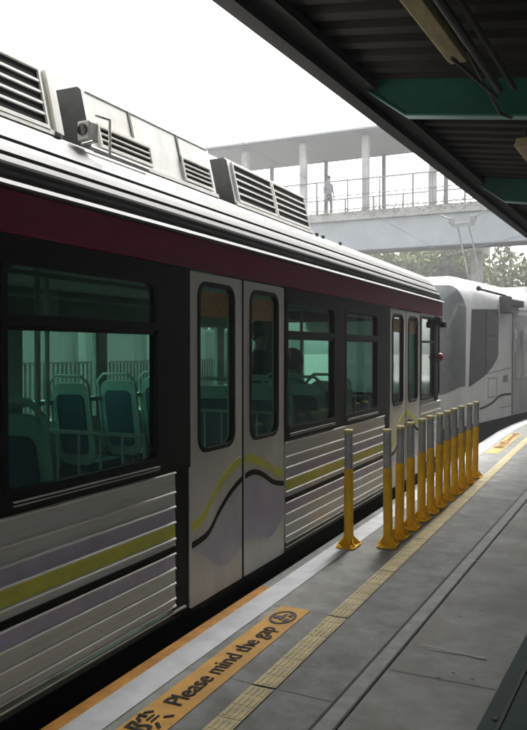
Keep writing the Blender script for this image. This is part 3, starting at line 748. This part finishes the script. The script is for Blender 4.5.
# ---------------------------------------------------------------- trees and shrubs
def leafmass(b, c, rad, n, size, sq=(1, 1, .8), mi=0):
    for _ in range(n):
        while True:
            p = Vector([random.uniform(-1, 1) for _ in range(3)])
            if p.length < 1 and p.length > random.random() * .75: break
        q = Vector((c[0] + p.x * rad * sq[0], c[1] + p.y * rad * sq[1], c[2] + p.z * rad * sq[2]))
        u = Vector([random.gauss(0, 1) for _ in range(3)]).normalized(); v = u.cross(Vector([random.gauss(0, 1) for _ in range(3)])).normalized()
        s = size * random.uniform(.6, 1.3)
        b.add([q - u * s, q + v * s * .5, q + u * s, q - v * s * .5], [(0, 1, 2, 3)], mi)
def tree(x, y, h, r, label, n=20, leaf='leaf', per=620, size=.16, base=-1.2, group='trees beyond the footbridge', name='broadleaf_tree', dens=1):
    t = thing(name, (x, y, base), label, 'tree', group)
    b = MB(); H = h - base; top = Vector((random.uniform(-.2, .2), random.uniform(-.2, .2), H * .55))
    b.tube((0, 0, 0), top, .16, .09, 10); c = MB()
    for k in range(n):
        a = random.uniform(0, 6.28); rr = r * math.sqrt(random.random()) * .8; zz = H * random.uniform(.45, .93)
        rr *= (1 - .5 * abs(zz / H - .65) / .35)
        p = Vector((rr * math.cos(a), rr * math.sin(a), zz))
        b.tube(top * random.uniform(.6, 1), p, .05, .015, 6)
        leafmass(c, p, r * random.uniform(.28, .45), per, size)
    b.build('trunk', M['bark'], t); c.build('crown', [M[leaf]], t)
    return t
tree(-12.6, 37, 6.9, 2.4, 'bushy green tree under the footbridge, leftmost above the tram roof')
tree(-9.6, 36, 6.5, 2.3, 'bushy green tree under the footbridge, left of the pantograph')
tree(-7.0, 38, 6.9, 2.4, 'bushy green tree behind the pantograph')
tree(-4.2, 35, 6.6, 2.4, 'sparse pale tree right of the bridge pier', n=12, leaf='leaf2', per=110)
tree(-1.5, 39, 7.3, 2.6, 'sparse pale tree at the right edge under the bridge', n=12, leaf='leaf2', per=120)
for i, (x, y, h) in enumerate(((-15, 2, 3.2), (-14.4, 9.5, 3.0), (-14.6, 17.5, 3.6), (-14.2, 24, 4))):
    tree(x, y, h, 2.2, ('low tree behind the far fence, seen through the big left tram window', 'low tree behind the far fence, seen through the door windows', 'low tree seen through the second window right of the doors', 'tree behind the far end of the maroon tram')[i], n=10, per=150, size=.16, group='trees behind the tram')
for i, (x, h) in enumerate(((-8.6, .25), (-7.8, .42), (-7.1, .35), (-6.3, .55), (-5.5, .45), (-4.8, .5), (-9.7, .2), (-3.9, .6))):
    rk = sorted([-8.6, -7.8, -7.1, -6.3, -5.5, -4.8, -9.7, -3.9]).index(x)
    lab = 'low pale shrub spilling over the footbridge edge, %s from the left' % ('first', 'second', 'third', 'fourth', 'fifth', 'sixth', 'seventh', 'eighth')[rk]
    t = thing('shrub', (x, 25.6, 6.42), lab, 'shrub', 'shrubs along the footbridge edge')
    b = MB(); leafmass(b, (0, -.02, .0), .5, 130, .035, (1.1, .35, h)); b.build('foliage', M['leaf2'], t)
    b = MB(); b.tube((0, 0, -.1), (.1, -.05, h * .5), .012); b.build('stem', M['bark'], t)

# added far platform with fence and shelter, supplying light and window background
b = MB(); b.box(-12, -8.7, -14, 24, -1.15, -.0); tag(b.build('far_platform', M['concrete']), kind='structure')
t = thing('fence', (-11.6, 4, 0), 'added metal fence on the far platform seen through the tram windows', 'fence', frame=(11.6, -4, 0))
b = MB(); y = -12
while y < 24: b.box(-11.62, -11.58, y, y + .03, 0, 1.2); y += .15
b.build('bars', M['conduit'], t); b = MB(); b.box(-11.63, -11.57, -12, 24, 1.2, 1.25); b.box(-11.63, -11.57, -12, 24, .1, .14); b.build('rail', M['conduit'], t)
t = thing('added_backdrop_wall', (-12.3, 8, -1.2), 'added long grey wall behind the far platform, darkening the view through the tram windows', 'wall', frame=(12.3, -8, 1.2))  # added wall that darkens the background behind the tram windows
b = MB(); b.box(-12.4, -12.2, -12, 30, -1.2, 2.1); b.build('panel', M['bridge_wall'], t); b = MB(); b.box(-12.45, -12.15, -12, 30, 2.1, 2.2)
for y in range(-12, 30, 3): b.box(-12.2, -12.1, y, y + .3, 0, 2.1)
b.build('coping', M['bridge_conc'], t)
t = thing('shelter', (-10.6, 5, 0), 'added low white shelter on the far platform behind the tram', 'shelter', frame=(10.6, -5, 0))
b = MB(); b.box(-11.3, -9.6, 1.5, 9.5, 2.5, 2.62); b.build('roof', M['unit'], t)
b = MB()
for y in (2, 4.3, 6.7, 9): b.box(-10.95, -10.85, y, y + .1, 0, 2.5)
b.box(-11.2, -11.15, 1.8, 9.2, .7, 1.9); b.build('frame', M['bridge_conc'], t)
t = thing('light_block_wall', (5.2, 4, 0), 'added plain grey wall, out of view, blocking light from the right of the platform', 'wall', frame=(-5.2, -4, 0))  # added unseen wall that blocks light from the right and darkens reflections
b = MB(); b.box(5.1, 5.3, -9, 34, .9, 3.3, 0); b.box(5.08, 5.32, -9, 34, 0, .9, 1); b.box(5.05, 5.35, -9, 34, .9, .96, 1)
b.build('panel', [M['bridge_wall'], M['green']], t)
for y in (4.2, 8.1, 12.3, 16.4, 20.8):  # boards added out of view to streak the window reflections
    b = MB(); b.box(5.06, 5.098, y, y + 1.2, 1.25, 2.15); b.build('reflection_board', M['unit'], t, bevel=.005)
for y in (6.3, 10.6, 14.7, 19.0):
    b = MB(); b.box(5.06, 5.098, y, y + .5, 1.0, 2.6); b.build('reflection_board', M['mint'], t, bevel=.005)
for y in (-8.9, -4.9, -.9, 3.1, 7.1, 11.1, 14.8):
    b = MB(); b.box(5.0, 5.09, y, y + .14, 0, 3.3); b.build('post', M['green'], t)
# stay wire
b = MB(); b.tube((-3.5, -14, 3.6), (-3.5, 17, 3.62), .0028, n=6); b.tube((-3.5, 17, 3.62), (-2.9, 25.6, 5.2), .006, n=6)
tag(b.build('overhead_wire', M['bridge_dark']), 'thin dark stay wire strung above the tracks', 'wire')

# ---------------------------------------------------------------- people
def person(loc, rz, h, label, top, bottom, pose='stand', top_z=None):
    """one skinned body; joints in metres for a 1.70 m figure facing -Y"""
    s = h / 1.70
    V = []; Ed = []; Rd = []
    def j(p, r, par=None):
        V.append(Vector(p) * s); Rd.append(r * s); i = len(V) - 1
        if par is not None: Ed.append((par, i))
        return i
    pel = j((0, 0, .93), .135); ab = j((0, .0, 1.08), .125, pel); ch = j((0, .01, 1.28), .145, ab); ns = j((0, .015, 1.42), .07, ch)
    nk = j((0, .0, 1.49), .052, ns); h1 = j((0, -.012, 1.555), .074, nk); h2 = j((0, -.005, 1.62), .085, h1); h3 = j((0, 0, 1.665), .06, h2)
    hands = []
    for sx in (-1, 1):
        sh_ = j((sx * .175, .015, 1.385), .062, ch)
        if pose == 'stand': el = (sx * .24, .03, 1.12); wr = (sx * .25, -.03, .88); hd = (sx * .25, -.045, .80); fd = Vector((0, -.01, -1))
        else: el = (sx * .23, -.06, 1.13); wr = (sx * .13, -.26, 1.02); hd = (sx * .10, -.33, 1.02); fd = Vector((-sx * .2, -1, -.15))
        e = j(el, .043, sh_); wv_ = j(wr, .028, e); hp = j(hd, .033, wv_)
        for q in range(4):
            o = Vector((0, (q - 1.5) * .017, 0)) if pose == 'stand' else Vector(((q - 1.5) * .017, 0, 0))
            ln = (.062, .07, .066, .052)[q]; f1 = j(Vector(hd) + o + fd * .035, .009, hp); f2 = j(Vector(hd) + o + fd * (.035 + ln * .55) + Vector((-sx * .005, 0, 0)), .008, f1)
            j(Vector(hd) + o + fd * (.035 + ln) + Vector((-sx * .014, 0, -.004)), .007, f2)
        t1 = j(Vector(hd) + Vector((-sx * .012, -.035 if pose == 'stand' else .0, .0)) + fd * .01, .010, hp); j(Vector(hd) + Vector((-sx * .02, -.045, 0)) + fd * .045, .008, t1)
        hip = j((sx * .09, 0, .86), .095, pel)
        if pose == 'sit': kn = (sx * .11, -.42, .84); an = (sx * .11, -.42, .46); toe = (sx * .11, -.56, .42)
        else: kn = (sx * .10, -.01 - sx * .03, .48); an = (sx * .10, .02 - sx * .05, .08); toe = (sx * .12, -.12 - sx * .05, .04)
        k_ = j(kn, .06, hip); a_ = j(an, .042, k_); hl = j((an[0], an[1] + .03, an[2] - .03), .038, a_); j(toe, .034, hl)
    me = bpy.data.meshes.new('person'); me.from_pydata(V, Ed, []); o = bpy.data.objects.new('person', me); COL.objects.link(o)
    sk = o.modifiers.new('s', 'SKIN'); sk.use_smooth_shade = True
    for i, r_ in enumerate(Rd): me.skin_vertices[0].data[i].radius = (r_, r_ * (.78 if i in (0, 1, 2) else 1))
    me.skin_vertices[0].data[0].use_root = True
    sb = o.modifiers.new('u', 'SUBSURF'); sb.levels = 1; sb.render_levels = 1
    bpy.context.view_layer.update()
    m2 = bpy.data.meshes.new_from_object(o.evaluated_get(bpy.context.evaluated_depsgraph_get()))
    o.modifiers.clear(); o.data = m2
    m2.materials.clear()
    for m in (M['skin'], top, bottom, M['black']): m2.materials.append(m)
    wr_pts = [V[i] for i in range(len(V))]
    for p in m2.polygons:
        c = p.center / s; p.use_smooth = True
        if pose == 'sit': low = c.z < .93 and (c.y < -.05 or c.z < .95); shoe = c.z < .50
        else: low = c.z < .93 and abs(c.x) < .2; shoe = c.z < .09
        hand = (pose == 'stand' and abs(c.x) > .2 and c.z < .9) or (pose == 'sit' and c.y < -.24 and c.z > .97)
        p.material_index = 0 if (c.z > 1.45 or hand) else 3 if shoe else 2 if low else 1
    o.location = loc; o.rotation_euler = (0, 0, R(rz)); tag(o, label, 'person')
    b = MB(); b.ball((0, .028 * s, 1.642 * s), .112 * s, 0, 12, (.9, 1, 1)); hr = b.build('hair', M['hair'], o, smooth=True)
    b = MB(); b.ball((0, -.088 * s, 1.585 * s), .014 * s, 0, 8, (.8, 1, 1.3)); b.build('nose', M['skin'], o, smooth=True)
    for sx in (-1, 1):
        b = MB(); b.ball((sx * .031 * s, -.079 * s, 1.608 * s), .010 * s, 0, 8); b.build('eye', M['lens'], o, smooth=True)
        b = MB(); b.ball((sx * .083 * s, .0, 1.59 * s), .022 * s, 0, 8, (.4, .7, 1.2)); b.build('ear', M['skin'], o, smooth=True)
    b = MB(); b.ball((0, -.080 * s, 1.548 * s), .02 * s, 0, 8, (1.1, .4, .3)); b.build('mouth', M['maroon'], o, smooth=True)
    return o
person((-2.95, 7.0, -.24), 150, 1.72, 'person in a teal top sitting inside the tram, behind the window right of the doors', M['teal_cloth'], M['dark_cloth'], 'sit')
person((-3.35, 7.05, .06), 60, 1.70, 'person in dark clothes standing inside the tram behind the right door leaf', M['dark_cloth'], M['dark_cloth'])
person((-9.75, 26.35, 6.42), 60, 1.48, 'person in a pale grey top with dark hair standing at the footbridge railing', M['pale_cloth'], M['dark_cloth'])

# ---------------------------------------------------------------- haze
b = MB(); b.box(-60, 60, -30, 80, -2.4, 14)
hm = bpy.data.materials.new('haze air'); hm.use_nodes = True; n = hm.node_tree; n.nodes.clear()
o_ = n.nodes.new('ShaderNodeOutputMaterial'); v_ = n.nodes.new('ShaderNodeVolumePrincipled')
v_.inputs['Color'].default_value = (.97, .98, 1, 1); v_.inputs['Density'].default_value = .0042; v_.inputs['Anisotropy'].default_value = .3
n.links.new(v_.outputs[0], o_.inputs['Volume'])
tag(b.build('haze', hm), kind='stuff')
